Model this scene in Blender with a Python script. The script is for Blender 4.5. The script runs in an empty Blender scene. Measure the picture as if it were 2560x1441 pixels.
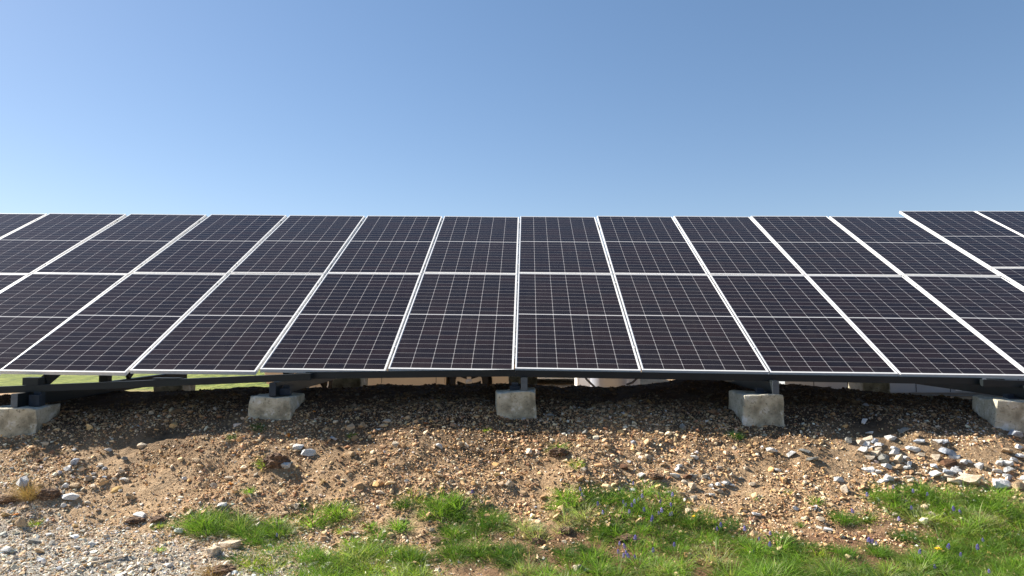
import bpy, bmesh, math, random
import numpy as np
from mathutils import Vector, Matrix, Euler
R = math.radians
rng = np.random.default_rng(7)
random.seed(7)
SC = bpy.context.scene
COL = SC.collection

# ------------------------------------------------------------------ camera, sky, sun, exposure
EYE = 1.55                                    # eye height above the ground the photographer stands on
F = 1700.0                                    # focal length in pixels of a 2560 px wide picture
PITCH, YAW = math.atan(97 / F), 0.011058
cd = bpy.data.cameras.new('camera')
cd.sensor_width = 36; cd.lens = F / 2560 * 36
cd.clip_start = 0.05; cd.clip_end = 5000
cam = bpy.data.objects.new('camera', cd); COL.objects.link(cam)
cam.location = (0, 0, EYE); cam.rotation_euler = (R(90) + PITCH, 0, YAW)
SC.camera = cam

SUN_EL, SUN_AZ = R(37), R(-64)                # azimuth clockwise from +Y: the sun stands to the left, a little behind the array
SC.world = bpy.data.worlds.new('World'); SC.world.use_nodes = True
wt = SC.world.node_tree
bg = wt.nodes['Background']; bg.inputs[1].default_value = 0.082
sky = wt.nodes.new('ShaderNodeTexSky'); sky.sky_type = 'NISHITA'; sky.sun_disc = False
sky.sun_elevation = SUN_EL; sky.sun_rotation = SUN_AZ
sky.altitude = 900; sky.air_density = 1.0; sky.dust_density = 0.45; sky.ozone_density = 2.0
hs = wt.nodes.new('ShaderNodeHueSaturation'); hs.inputs['Saturation'].default_value = 1.18
gm = wt.nodes.new('ShaderNodeGamma'); gm.inputs[1].default_value = .74
wt.links.new(sky.outputs[0], hs.inputs['Color']); wt.links.new(hs.outputs[0], gm.inputs[0]); tn = wt.nodes.new('ShaderNodeMix'); tn.data_type = 'RGBA'; tn.blend_type = 'MULTIPLY'; tn.inputs[0].default_value = 1; tn.inputs[7].default_value = (1.01, .985, 1.03, 1)
wt.links.new(gm.outputs[0], tn.inputs[6]); wt.links.new(tn.outputs[2], bg.inputs[0])
sl = bpy.data.lights.new('sun', 'SUN'); sl.energy = 5.0; sl.angle = R(0.5); sl.color = (1.0, 0.935, 0.835)
so = bpy.data.objects.new('sun', sl); COL.objects.link(so)
sdir = Vector((math.sin(SUN_AZ) * math.cos(SUN_EL), math.cos(SUN_AZ) * math.cos(SUN_EL), math.sin(SUN_EL)))
so.rotation_euler = sdir.to_track_quat('Z', 'Y').to_euler()
so.location = (-20, 20, 20)
SC.view_settings.view_transform = 'Standard'; SC.view_settings.look = 'None'
SC.view_settings.exposure = 1.37; SC.view_settings.gamma = 1

# ------------------------------------------------------------------ helpers
def tag(o, label=None, cat=None, group=None, kind=None):
    if label: o['label'] = label
    if cat: o['category'] = cat
    if group: o['group'] = group
    if kind: o['kind'] = kind
    return o

def empty(name, loc=(0, 0, 0), rot=None):
    o = bpy.data.objects.new(name, None); COL.objects.link(o)
    o.location = loc; o.empty_display_size = .1
    if rot: o.rotation_euler = rot
    return o

class MB:
    """collects shapes, links them as one mesh object"""
    def __init__(s): s.v = []; s.f = []; s.sm = []
    def add(s, vs, fs, smooth=False):
        b = len(s.v); s.v += [tuple(v) for v in vs]
        s.f += [tuple(i + b for i in f) for f in fs]; s.sm += [smooth] * len(fs)
    def box(s, x0, x1, y0, y1, z0, z1):
        vs = [(x, y, z) for x in (x0, x1) for y in (y0, y1) for z in (z0, z1)]
        s.add(vs, [(0, 1, 3, 2), (4, 6, 7, 5), (0, 4, 5, 1), (2, 3, 7, 6), (0, 2, 6, 4), (1, 5, 7, 3)])
    def bar(s, a, b, w, h, up=(0, 0, 1)):
        a, b = Vector(a), Vector(b); d = (b - a).normalized(); sd = d.cross(Vector(up)).normalized(); u = sd.cross(d)
        vs = []
        for p in (a, b):
            for i, j in ((-1, -1), (1, -1), (1, 1), (-1, 1)): vs.append(p + sd * i * w / 2 + u * j * h / 2)
        s.add(vs, [(3, 2, 1, 0), (4, 5, 6, 7), (0, 1, 5, 4), (1, 2, 6, 5), (2, 3, 7, 6), (3, 0, 4, 7)])
    def tube(s, pts, r, n=10, caps=True):
        pts = [Vector(p) for p in pts]; b = len(s.v); k = len(pts)
        rs = r if isinstance(r, (list, tuple)) else [r] * k
        for i, p in enumerate(pts):
            d = (pts[min(i + 1, k - 1)] - pts[max(i - 1, 0)]).normalized()
            a = d.cross(Vector((0, 0, 1)) if abs(d.z) < .9 else Vector((1, 0, 0))).normalized(); c = d.cross(a)
            for j in range(n):
                t = 2 * math.pi * j / n; s.v.append(tuple(p + (a * math.cos(t) + c * math.sin(t)) * rs[i]))
        for i in range(k - 1):
            for j in range(n):
                s.f.append((b + i * n + j, b + i * n + (j + 1) % n, b + (i + 1) * n + (j + 1) % n, b + (i + 1) * n + j)); s.sm.append(True)
        if caps:
            s.f.append(tuple(b + j for j in range(n))[::-1]); s.sm.append(False)
            s.f.append(tuple(b + (k - 1) * n + j for j in range(n))); s.sm.append(False)
    def lathe(s, prof, c=(0, 0, 0), axis='Y', n=28):
        """profile (radius, along) turned about an axis"""
        b = len(s.v); c = Vector(c)
        for r, t in prof:
            for j in range(n):
                q = 2 * math.pi * j / n; x, z = r * math.cos(q), r * math.sin(q)
                s.v.append(tuple(c + (Vector((x, t, z)) if axis == 'Y' else Vector((x, z, t)))))
        for i in range(len(prof) - 1):
            for j in range(n):
                s.f.append((b + i * n + j, b + i * n + (j + 1) % n, b + (i + 1) * n + (j + 1) % n, b + (i + 1) * n + j)); s.sm.append(True)
    def prism(s, prof, y0, y1):
        """x,z outline extruded along y"""
        n = len(prof); vs = [(x, y0, z) for x, z in prof] + [(x, y1, z) for x, z in prof]
        fs = [tuple(range(n)), tuple(range(2 * n - 1, n - 1, -1))] + [(i, n + i, n + (i + 1) % n, (i + 1) % n) for i in range(n)]
        s.add(vs, fs)
    def mesh(s, name, m):
        me = bpy.data.meshes.new(name); me.from_pydata(s.v, [], s.f); me.validate()
        if len(me.polygons) == len(s.sm): me.polygons.foreach_set('use_smooth', s.sm)
        if m: me.materials.append(m)
        me.update(); return me
    def build(s, name, m, parent=None, bevel=0, fix=False):
        me = s.mesh(name, m)
        if fix or bevel:
            bm = bmesh.new(); bm.from_mesh(me)
            if fix: bmesh.ops.recalc_face_normals(bm, faces=bm.faces)
            if bevel:
                es = [e for e in bm.edges if len(e.link_faces) == 2 and e.calc_face_angle() > .6]
                bmesh.ops.bevel(bm, geom=es, offset=bevel, segments=2, affect='EDGES', clamp_overlap=True)
            bm.to_mesh(me); bm.free()
        o = bpy.data.objects.new(name, me); COL.objects.link(o)
        if parent: o.parent = parent
        return o

def big_mesh(name, V, Fq, mat, cols=None, smooth=False):
    """numpy mesh; Fq = (n,k) faces all of one size, or a list of such arrays"""
    fl = Fq if isinstance(Fq, list) else [Fq]
    me = bpy.data.meshes.new(name)
    me.vertices.add(len(V)); me.vertices.foreach_set('co', V.astype(np.float32).ravel())
    idx = np.concatenate([f.ravel() for f in fl]).astype(np.int32)
    cnt = np.concatenate([np.full(len(f), f.shape[1]) for f in fl]).astype(np.int32)
    st = np.concatenate([[0], np.cumsum(cnt)[:-1]]).astype(np.int32)
    me.loops.add(len(idx)); me.loops.foreach_set('vertex_index', idx)
    me.polygons.add(len(cnt)); me.polygons.foreach_set('loop_start', st)
    me.polygons.foreach_set('use_smooth', np.full(len(cnt), smooth))
    me.update(calc_edges=True)
    if cols is not None:
        a = me.color_attributes.new('tint', 'FLOAT_COLOR', 'POINT')
        a.data.foreach_set('color', np.concatenate([cols, np.ones((len(cols), 1))], 1).astype(np.float32).ravel())
    me.materials.append(mat)
    o = bpy.data.objects.new(name, me); COL.objects.link(o)
    return o

# ---- materials
class NT:
    def __init__(s, name):
        s.m = bpy.data.materials.new(name); s.m.use_nodes = True; s.t = s.m.node_tree
        s.b = s.t.nodes['Principled BSDF']; s.out = s.t.nodes['Material Output']
    def n(s, typ, **kw):
        nd = s.t.nodes.new(typ)
        for k, v in kw.items(): setattr(nd, k, v)
        return nd
    def link(s, a, b): s.t.links.new(a, b)
    def math(s, op, a, b=None, c=None):
        nd = s.n('ShaderNodeMath', operation=op)
        for i, x in enumerate((a, b, c)):
            if x is None: continue
            if isinstance(x, (int, float)): nd.inputs[i].default_value = x
            else: s.link(x, nd.inputs[i])
        return nd.outputs[0]
    def noise(s, scale, detail=4, rough=.55, coord='Object', vec=None):
        nd = s.n('ShaderNodeTexNoise'); nd.inputs['Scale'].default_value = scale
        nd.inputs['Detail'].default_value = detail; nd.inputs['Roughness'].default_value = rough
        if vec is None:
            tc = s.n('ShaderNodeTexCoord'); vec = tc.outputs[coord]
        s.link(vec, nd.inputs['Vector']); return nd.outputs['Fac']
    def ramp(s, fac, stops):
        nd = s.n('ShaderNodeValToRGB'); el = nd.color_ramp.elements
        while len(el) < len(stops): el.new(.5)
        for e, (p, c) in zip(el, stops): e.position = p; e.color = (*c, 1) if len(c) == 3 else c
        s.link(fac, nd.inputs[0]); return nd.outputs[0]
    def mix(s, fac, a, b, mode='MIX'):
        nd = s.n('ShaderNodeMix', data_type='RGBA', blend_type=mode)
        for i, x in ((0, fac), (6, a), (7, b)):
            if isinstance(x, (int, float)): nd.inputs[i].default_value = x
            elif isinstance(x, tuple): nd.inputs[i].default_value = (*x, 1)
            else: s.link(x, nd.inputs[i])
        return nd.outputs[2]
    def bump(s, h, strength=.5, dist=.01):
        nd = s.n('ShaderNodeBump'); nd.inputs['Strength'].default_value = strength; nd.inputs['Distance'].default_value = dist
        s.link(h, nd.inputs['Height']); s.link(nd.outputs[0], s.b.inputs['Normal'])
    def col(s, c):
        if isinstance(c, tuple): s.b.inputs['Base Color'].default_value = (*c, 1)
        else: s.link(c, s.b.inputs['Base Color'])
    def set(s, **kw):
        for k, v in kw.items(): s.b.inputs[k.replace('_', ' ')].default_value = v

def simple(name, c, rough=.5, metal=0.0, var=.12, scale=8, bump=0):
    t = NT(name); n = t.noise(scale, 5)
    lo = tuple(x * (1 - var) for x in c); hi = tuple(min(1, x * (1 + var)) for x in c)
    t.col(t.ramp(n, [(.3, lo), (.7, hi)])); t.set(Roughness=rough, Metallic=metal)
    if bump: t.bump(t.noise(scale * 6, 4), .4, bump)
    return t.m

def mat_cells():
    t = NT('solar_cells'); uv = t.n('ShaderNodeUVMap'); sp = t.n('ShaderNodeSeparateXYZ'); t.link(uv.outputs[0], sp.inputs[0])
    u, v = sp.outputs[0], sp.outputs[1]                      # metres on the glass, from its centre
    PX, PY, HALF = .1838, .0923, .009
    ax = t.math('ABSOLUTE', u); av0 = t.math('ABSOLUTE', v); av = t.math('SUBTRACT', av0, HALF)
    dx = t.math('PINGPONG', ax, PX / 2)                       # six columns: lines at multiples of PX
    gx = t.math('LESS_THAN', dx, .0014)
    dy = t.math('PINGPONG', av, PY / 2); gy = t.math('LESS_THAN', dy, .0011)
    dia = t.math('LESS_THAN', t.math('ADD', dx, dy), .0075)
    # pingpong peaks half-way between lines: invert so that the peak is never taken for a line
    mid = t.math('LESS_THAN', av0, HALF * .62)
    mx = t.math('GREATER_THAN', ax, PX * 3 - .0015); my = t.math('GREATER_THAN', av0, HALF + PY * 12 - .0012)
    line = t.math('MAXIMUM', gx, t.math('MAXIMUM', gy, dia))
    solid = t.math('MAXIMUM', mid, t.math('MAXIMUM', mx, my))
    cellu = t.math('MULTIPLY', ax, 1 / (PX / 10)); bus = t.math('LESS_THAN', t.math('PINGPONG', t.math('ADD', cellu, .5), .5), .022)
    # small differences of tone from cell to cell
    fx = t.math('FLOOR', t.math('DIVIDE', u, PX)); fy = t.math('FLOOR', t.math('DIVIDE', v, PY))
    cv = t.n('ShaderNodeCombineXYZ'); t.link(fx, cv.inputs[0]); t.link(fy, cv.inputs[1])
    oi = t.n('ShaderNodeObjectInfo'); t.link(oi.outputs['Random'], cv.inputs[2])
    wn = t.n('ShaderNodeTexWhiteNoise'); t.link(cv.outputs[0], wn.inputs[0])
    cell = t.ramp(wn.outputs['Value'], [(0, (.0095, .0080, .012)), (.5, (.0125, .0090, .0115)), (1, (.017, .0105, .0125))])
    c = t.mix(bus, cell, (.045, .042, .045))
    c = t.mix(line, c, (.44, .42, .415)); c = t.mix(solid, c, (.56, .56, .55))
    # a film of dust, thicker along the lower edge of each panel
    dn = t.noise(5, 6, .6); edge = t.math('MULTIPLY', t.math('LESS_THAN', v, -1.09), .018)
    mpv = t.n('ShaderNodeMapping'); mpv.inputs['Scale'].default_value = (14, 1.1, 1); t.link(t.n('ShaderNodeTexCoord').outputs['Object'], mpv.inputs[0])
    streak = t.math('MULTIPLY', t.math('MAXIMUM', t.math('SUBTRACT', t.noise(1.0, 4, .6, vec=mpv.outputs[0]), .5), 0.0), .06)
    pan = t.math('MULTIPLY', oi.outputs['Random'], .008)
    dust = t.math('ADD', t.math('ADD', t.math('MULTIPLY', t.math('SUBTRACT', dn, .36), .022), edge), t.math('ADD', streak, pan))
    dust = t.math('MAXIMUM', dust, 0.0)
    t.col(t.mix(dust, c, (.42, .37, .30)))
    rg = t.math('ADD', .05, t.math('MULTIPLY', dn, .07)); t.link(rg, t.b.inputs['Roughness'])
    t.b.inputs['IOR'].default_value = 1.175
    return t.m

def mat_ground():
    t = NT('ground_soil_and_gravel'); tc = t.n('ShaderNodeTexCoord'); P = tc.outputs['Object']
    sp = t.n('ShaderNodeSeparateXYZ'); t.link(P, sp.inputs[0]); x, y = sp.outputs[0], sp.outputs[1]
    n1 = t.noise(1.1, 5, .6, vec=P); n2 = t.noise(14, 6, .7, vec=P); n3 = t.noise(60, 5, .7, vec=P)
    soil = t.ramp(n2, [(.3, (.13, .075, .038)), (.5, (.35, .225, .120)), (.7, (.56, .39, .23))])
    tan = t.ramp(n3, [(.3, (.21, .13, .07)), (.52, (.47, .325, .19)), (.7, (.64, .48, .31))])
    base = t.mix(t.ramp(n1, [(.40, (0, 0, 0)), (.62, (1, 1, 1))]), tan, soil)
    # greyish trodden gravel at the foot of the bank, to the left
    grey = t.ramp(n3, [(.36, (.19, .172, .14)), (.5, (.35, .325, .275)), (.66, (.56, .535, .48))])
    e = t.math('ADD', t.math('MULTIPLY', x, .32), t.math('ADD', y, t.math('MULTIPLY', n1, .8)))
    gm = t.n('ShaderNodeMapRange'); t.link(e, gm.inputs[0]); gm.inputs[1].default_value = 4.35; gm.inputs[2].default_value = 3.95
    base = t.mix(gm.outputs[0], base, grey)
    # pale reddish soil between the tufts, to the right
    gr = t.n('ShaderNodeMapRange'); t.link(t.math('SUBTRACT', x, t.math('MULTIPLY', y, .3)), gr.inputs[0])
    gr.inputs[1].default_value = -2.0; gr.inputs[2].default_value = -1.0
    ylo = t.n('ShaderNodeMapRange'); t.link(t.math('ADD', y, t.math('MULTIPLY', n1, .6)), ylo.inputs[0]); ylo.inputs[1].default_value = 5.35; ylo.inputs[2].default_value = 5.0
    rs = t.ramp(n2, [(.3, (.12, .060, .034)), (.6, (.25, .138, .080)), (.8, (.37, .235, .15))])
    base = t.mix(t.math('MULTIPLY', gr.outputs[0], ylo.outputs[0]), base, rs)
    # soil colour darkened over the crown of the bank to deepen the array's shade
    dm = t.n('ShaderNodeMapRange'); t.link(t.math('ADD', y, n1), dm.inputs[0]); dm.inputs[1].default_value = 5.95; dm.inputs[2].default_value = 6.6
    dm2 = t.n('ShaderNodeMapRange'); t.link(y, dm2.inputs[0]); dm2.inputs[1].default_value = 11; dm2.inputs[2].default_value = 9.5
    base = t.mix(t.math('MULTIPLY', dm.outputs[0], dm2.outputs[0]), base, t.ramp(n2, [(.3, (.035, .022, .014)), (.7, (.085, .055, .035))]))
    # meadow behind the bank
    mpg = t.n('ShaderNodeMapping'); mpg.inputs['Scale'].default_value = (2.2, .55, 1); t.link(P, mpg.inputs[0]); gn = t.noise(3.0, 10, .85, vec=mpg.outputs[0])
    turf = t.ramp(gn, [(.40, (.045, .070, .014)), (.5, (.15, .185, .030)), (.60, (.27, .285, .065))])
    mm = t.n('ShaderNodeMapRange'); t.link(t.math('ADD', t.math('MULTIPLY', x, -.9), t.math('MULTIPLY', n1, 1.5)), mm.inputs[0])
    mm.inputs[1].default_value = 1.0; mm.inputs[2].default_value = 2.4
    far = t.n('ShaderNodeMapRange'); t.link(y, far.inputs[0]); far.inputs[1].default_value = 13; far.inputs[2].default_value = 14
    far2 = t.n('ShaderNodeMapRange'); t.link(y, far2.inputs[0]); far2.inputs[1].default_value = 22; far2.inputs[2].default_value = 30
    fm = t.math('MAXIMUM', t.math('MULTIPLY', mm.outputs[0], far.outputs[0]), far2.outputs[0])
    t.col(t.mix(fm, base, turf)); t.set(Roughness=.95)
    t.b.inputs['Specular IOR Level'].default_value = .2
    hb = t.math('ADD', t.math('MULTIPLY', n3, .6), n2); t.bump(hb, 1.0, .035)
    return t.m

def mat_tint(name, rough=.9, bump=.004, scale=90, var=.35, transl=0):
    t = NT(name); a = t.n('ShaderNodeVertexColor', layer_name='tint')
    n = t.noise(scale, 4, .6)
    k = t.ramp(n, [(.3, (1 - var,) * 3), (.7, (1 + var * .6,) * 3)])
    c = t.mix(1.0, a.outputs[0], k, 'MULTIPLY') if var else a.outputs[0]
    t.col(c); t.set(Roughness=rough); t.b.inputs['Specular IOR Level'].default_value = .25
    if bump: t.bump(n, .5, bump)
    if transl:
        tr = t.n('ShaderNodeBsdfTranslucent'); mx = t.n('ShaderNodeMixShader'); mx.inputs[0].default_value = transl
        cc = t.mix(1.0, c, (1.15, 1.25, .55), 'MULTIPLY'); t.link(cc, tr.inputs[0])
        t.link(t.b.outputs[0], mx.inputs[1]); t.link(tr.outputs[0], mx.inputs[2]); t.link(mx.outputs[0], t.out.inputs[0])
    return t.m

def mat_rail():
    t = NT('galvanised_rail'); tc = t.n('ShaderNodeTexCoord'); sp = t.n('ShaderNodeSeparateXYZ'); t.link(tc.outputs['Object'], sp.inputs[0])
    k = t.math('FLOORED_MODULO', sp.outputs[1], .42); a = t.math('LESS_THAN', t.math('ABSOLUTE', t.math('SUBTRACT', k, .13)), .016)
    b = t.math('LESS_THAN', t.math('ABSOLUTE', t.math('SUBTRACT', k, .22)), .016); w = t.math('LESS_THAN', t.math('ABSOLUTE', sp.outputs[0]), .005)
    t.col(t.mix(t.math('MULTIPLY', t.math('MAXIMUM', a, b), w), (.46, .49, .51), (.015, .015, .015))); t.set(Roughness=.45, Metallic=.2); return t.m

def mat_rock(name, c, c2):
    t = NT(name); n = t.noise(3.2, 7, .65); n2 = t.noise(1.3, 3, .5); f = t.noise(14, 6, .7)
    t.col(t.mix(t.ramp(n2, [(.45, (0, 0, 0)), (.62, (1, 1, 1))]), t.ramp(n, [(.3, tuple(x * .62 for x in c)), (.6, c)]), t.ramp(f, [(.35, tuple(x * .7 for x in c2)), (.65, c2)])))
    t.set(Roughness=.9); t.b.inputs['Specular IOR Level'].default_value = .25
    t.bump(t.math('ADD', f, n), .6, .05); return t.m

def mat_concrete():
    t = NT('weathered_concrete'); tc = t.n('ShaderNodeTexCoord'); P = tc.outputs['Object']
    big = t.noise(4.5, 6, .6, vec=P); fine = t.noise(45, 5, .7, vec=P); st = t.noise(9, 5, .6, vec=P)
    c = t.ramp(big, [(.34, (.21, .19, .135)), (.47, (.45, .41, .305)), (.64, (.62, .58, .47))])
    c = t.mix(t.ramp(st, [(.56, (0, 0, 0)), (.68, (.8, .8, .8))]), c, (.70, .70, .69))          # lime bloom
    c = t.mix(t.ramp(fine, [(.55, (0, 0, 0)), (.66, (.75, .75, .75))]), c, (.10, .088, .06))
    t.col(c); t.set(Roughness=.92); t.bump(t.math('ADD', fine, big), .9, .014); return t.m

M = dict(
    frame=simple('anodised_aluminium', (.74, .73, .71), .42, 0, .05, 30),
    cells=mat_cells(),
    back=simple('white_backsheet', (.7, .7, .7), .6),
    rail=mat_rail(),
    steel=simple('dark_painted_steel', (.010, .014, .016), .42, .05, .18, 6, .0006),
    steelblue=simple('blue_grey_primer', (.020, .030, .045), .5, .05, .35, 14, .0008),
    steelend=simple('grey_plastic_end_cap', (.085, .10, .115), .6, 0, .25, 18),
    bolt=simple('zinc_bolt', (.5, .5, .48), .35, .8), hole=simple('dark_slot', (.02, .02, .02), .8),
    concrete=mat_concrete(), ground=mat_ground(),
    gravel=mat_tint('gravel_stone', .9, .004, 120, .35), grass=mat_tint('grass_blade', .5, 0, 30, .0, .45),
    petal=simple('violet_petal', (.13, .10, .36), .6, 0, .35, 60), stem=simple('green_stem', (.07, .16, .03), .6),
    yellow=simple('yellow_petal', (.80, .56, .01), .6), paint=simple('cream_car_paint', (.74, .66, .54), .28, .1, .03),
    tyre=simple('black_rubber', (.02, .02, .02), .8), alloy=simple('silver_alloy', (.62, .60, .57), .35, .5, .05),
    darkglass=simple('tinted_glass', (.012, .014, .016), .06), black=simple('black_plastic', (.015, .015, .015), .6),
    white=simple('white_paint', (.78, .78, .76), .4, 0, .05), lamp=simple('clear_lamp_lens', (.55, .55, .55), .1),
    red=simple('red_lamp_lens', (.35, .02, .015), .15), panelwall=simple('white_cabin_sheet', (.29, .32, .35), .5, 0, .06, 3),
    roofgrey=simple('grey_roof_sheet', (.25, .26, .27), .6), tank=simple('blue_grey_tank', (.42, .46, .55), .45, .1, .08),
    hose=simple('dark_hose', (.03, .035, .05), .5), twig=simple('bleached_wood', (.48, .38, .26), .85, 0, .25, 40),
    clod=simple('crumbly_dark_soil', (.135, .078, .045), .95, 0, .6, 40, .03),
    dry=mat_tint('dry_straw', .8, 0, 30, 0, .25),
)
ROCKC = {
    'white': ((.90, .88, .83), (.84, .82, .78)), 'grey-white': ((.86, .84, .79), (.70, .70, .68)),
    'blue-grey': ((.42, .46, .52), (.68, .69, .70)), 'cream': ((.78, .66, .50), (.62, .48, .33)),
    'tan': ((.64, .47, .29), (.50, .34, .20)), 'ochre': ((.62, .41, .18), (.50, .34, .17)),
    'brown': ((.22, .115, .065), (.15, .08, .045)), 'grey': ((.36, .35, .31), (.25, .25, .23)),
    'orange': ((.75, .27, .04), (.60, .22, .05))}
for k_ in ('steel', 'steelblue'): [setattr(n.inputs['Specular IOR Level'], 'default_value', .28) for n in M[k_].node_tree.nodes if n.type == 'BSDF_PRINCIPLED']
RM = {k: mat_rock(k + '_rock', *v) for k, v in ROCKC.items()}

# ------------------------------------------------------------------ terrain
def hsh(ix, iy, s):
    h = (ix * 374761393 + iy * 668265263 + s * 982451653) & 0xffffffff
    h = ((h ^ (h >> 13)) * 1274126177) & 0xffffffff
    return ((h ^ (h >> 16)) & 0xffff) / 65535.0
def vnoise(x, y, s=0):
    ix, iy = np.floor(x).astype(np.int64), np.floor(y).astype(np.int64)
    fx, fy = x - ix, y - iy; fx = fx * fx * (3 - 2 * fx); fy = fy * fy * (3 - 2 * fy)
    a, b, c, d = hsh(ix, iy, s), hsh(ix + 1, iy, s), hsh(ix, iy + 1, s), hsh(ix + 1, iy + 1, s)
    return (a + (b - a) * fx) * (1 - fy) + (c + (d - c) * fx) * fy - .5
PY = [-400, 2.0, 3.6, 4.3, 4.8, 5.2, 6.0, 6.35, 6.8, 7.2, 7.5, 8.3, 9.8, 11.0, 16, 60, 3000]
PZ = [-1.60, -1.57, -1.55, -1.50, -1.40, -1.23, -.785, -.68, -.635, -.625, -.66, -.90, -.98, -1.27, -1.28, -1.30, -1.4]
LX = [-400, -9, -6, -4.6, -3.3, -2.3, -1.2, 0, 1.2, 2.35, 3.4, 4.6, 6.5, 9, 400]
LB = [-.12, -.12, -.10, -.075, -.05, -.02, .005, .0, -.005, -.065, -.05, -.085, -.09, -.10, -.10]
def h(x, y):
    x = np.asarray(x, float); y = np.asarray(y, float)
    w = np.interp(y, [4.4, 5.4, 7.0, 8.5, 11], [0, 1, 1, 1, 0])
    yy = y + .16 * vnoise(x * 1.3, y * .6, 5) * np.interp(y, [4.2, 5, 6, 6.6, 8], [0, 1, .6, .1, 0])
    # the profile, eased between its knots
    z = sum(np.interp(yy + o, PY, PZ) for o in (-.16, -.08, 0, .08, .16)) / 5
    z = z + sum(np.interp(x + o, LX, LB) for o in (-.3, 0, .3)) / 3 * w
    near = np.interp(np.hypot(x, y - 6), [9, 14], [1, 0])
    slope = np.interp(y, [4.6, 5.0, 6.6, 7.4], [.35, 1, 1, .45])
    z = z + near * (slope * (.05 * vnoise(x * 2.1, y * 2.3, 1) + .045 * vnoise(x * 4.7, y * 4.9, 2)) + .022 * vnoise(x * 11, y * 11, 3) + .012 * vnoise(x * 27, y * 27, 4) + .008 * vnoise(x * 61, y * 61, 6))
    crest = np.exp(-((y - 7.3) / .5) ** 2) * near
    z = z + crest * np.interp(x, [-6, -4.6, -3.2, -1.5, -.6, 0, .5, 1.1, 1.8, 2.9, 3.6, 4.5, 6], [-.02, -.0, .02, .0, .02, .03, .0, .0, .12, .08, .01, -.05, -.03])
    z = z + (1 - near) * .35 * vnoise(x * .05, y * .05, 8) * np.interp(np.hypot(x, y), [20, 60], [0, 1])
    return z + EYE

def grid_axis(lo, hi, step, far, ratio=1.16):
    a = list(np.arange(lo, hi + 1e-6, step)); s = step
    while a[-1] < far: s *= ratio; a.append(a[-1] + s)
    s = step; b = [a[0]]
    while b[-1] > -far: s *= ratio; b.append(b[-1] - s)
    return np.array(b[1:][::-1] + a)
gx = grid_axis(-7.5, 7.5, .028, 1500); gy = grid_axis(3.2, 8.2, .024, 1500)
GX, GY = np.meshgrid(gx, gy); GZ = h(GX, GY)
V = np.stack([GX, GY, GZ], -1).reshape(-1, 3)
ii = np.arange((len(gy) - 1) * len(gx)).reshape(len(gy) - 1, len(gx))[:, :-1].ravel()
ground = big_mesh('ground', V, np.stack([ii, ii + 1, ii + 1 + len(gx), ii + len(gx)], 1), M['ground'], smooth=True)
tag(ground, kind='structure')

# pixel of the photograph -> point of the terrain, or of the upright plane y = Y
def ray(px, py):
    px = np.asarray(px, float); py = np.asarray(py, float)
    X = (px - 1280) / F; v = -(py - 720.5) / F; cp, sp = math.cos(PITCH), math.sin(PITCH)
    y = cp - v * sp; z = sp + v * cp; cy, sy = math.cos(YAW), math.sin(YAW)
    return X * cy - y * sy, X * sy + y * cy, z
def plane_pt(px, py, Y):
    x, y, z = ray(px, py); return Vector((float(x * Y / y), Y, float(z * Y / y) + EYE))
def ground_pt(px, py):
    dx, dy, dz = ray(px, py); hit = np.full(dx.shape, np.nan); T = np.arange(3.4, 7.6, .03)
    prev = np.ones(dx.shape); done = np.zeros(dx.shape, bool)
    for t in T:
        x, y = dx / dy * t, np.full(dx.shape, t); g = EYE + dz / dy * t - h(x, y)
        n = (~done) & (g <= 0); hit = np.where(n, t - .03 * (-g) / np.maximum(prev - g, 1e-6), hit); done |= n; prev = g
    x = dx / dy * hit; return x, hit, h(x, hit)

# ------------------------------------------------------------------ solar panels
PW, PL, GAP, TH = 1.134, 2.279, .02, .035
COLS = [(-7.562, 5.9905, -.4202, 1.5901, 27.6023, .3001), (-6.4082, 6.0204, -.4205, 1.3455, 27.561, .4322), (-5.2524, 6.0497, -.4178, .8397, 27.4644, .6938),
        (-4.0956, 6.075, -.4022, .2183, 27.1873, .6945), (-2.9359, 6.101, -.3978, -.0291, 27.045, .7198), (-1.7749, 6.1344, -.3856, -.1894, 26.8156, .6399),
        (-.6206, 6.1608, -.3828, -.2858, 26.7173, .6886), (.5271, 6.1768, -.3826, -.3512, 26.7023, .7887), (1.6768, 6.1832, -.3971, -.5513, 26.905, .7874),
        (2.8294, 6.1782, -.4148, -.7573, 27.1189, .615), (3.9851, 6.1652, -.43, -.797, 27.2924, .6508), (5.1376, 6.1546, -.4351, -1.0297, 27.2362, .9796),
        (6.394, 6.423, -.322, -.552, 27.408, .241), (7.548, 6.412, -.327, -.552, 27.408, .241)]
def colmat(c):
    x, y, z, yaw, tilt, roll = c
    return Matrix.Translation((x, y, z + EYE)) @ Matrix.Rotation(R(yaw), 4, 'Z') @ Matrix.Rotation(R(roll), 4, 'Y') @ Matrix.Rotation(R(tilt), 4, 'X')
def make_panel():
    root = empty('solar_panel')
    fm = MB(); w, l, t = PW / 2, PL / 2, .0115
    fm.box(-w, w, -l, -l + t, -TH, 0); fm.box(-w, w, l - t, l, -TH, 0)
    fm.box(-w, -w + t, -l + t, l - t, -TH, 0); fm.box(w - t, w, -l + t, l - t, -TH, 0)
    fm.build('frame', M['frame'], root)
    me = bpy.data.meshes.new('glass'); a, b = w - t, l - t
    me.from_pydata([(-a, -b, -.003), (a, -b, -.003), (a, b, -.003), (-a, b, -.003)], [], [(0, 1, 2, 3)])
    uv = me.uv_layers.new(name='UVMap')
    for i, p in enumerate(((-a, -b), (a, -b), (a, b), (-a, b))): uv.data[i].uv = p
    me.materials.append(M['cells']); g = bpy.data.objects.new('glass', me); COL.objects.link(g); g.parent = root
    bk = MB(); bk.box(-a + .001, a - .001, -b + .001, b - .001, -.010, -.006); bk.build('backsheet', M['back'], root)
    return root
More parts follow.
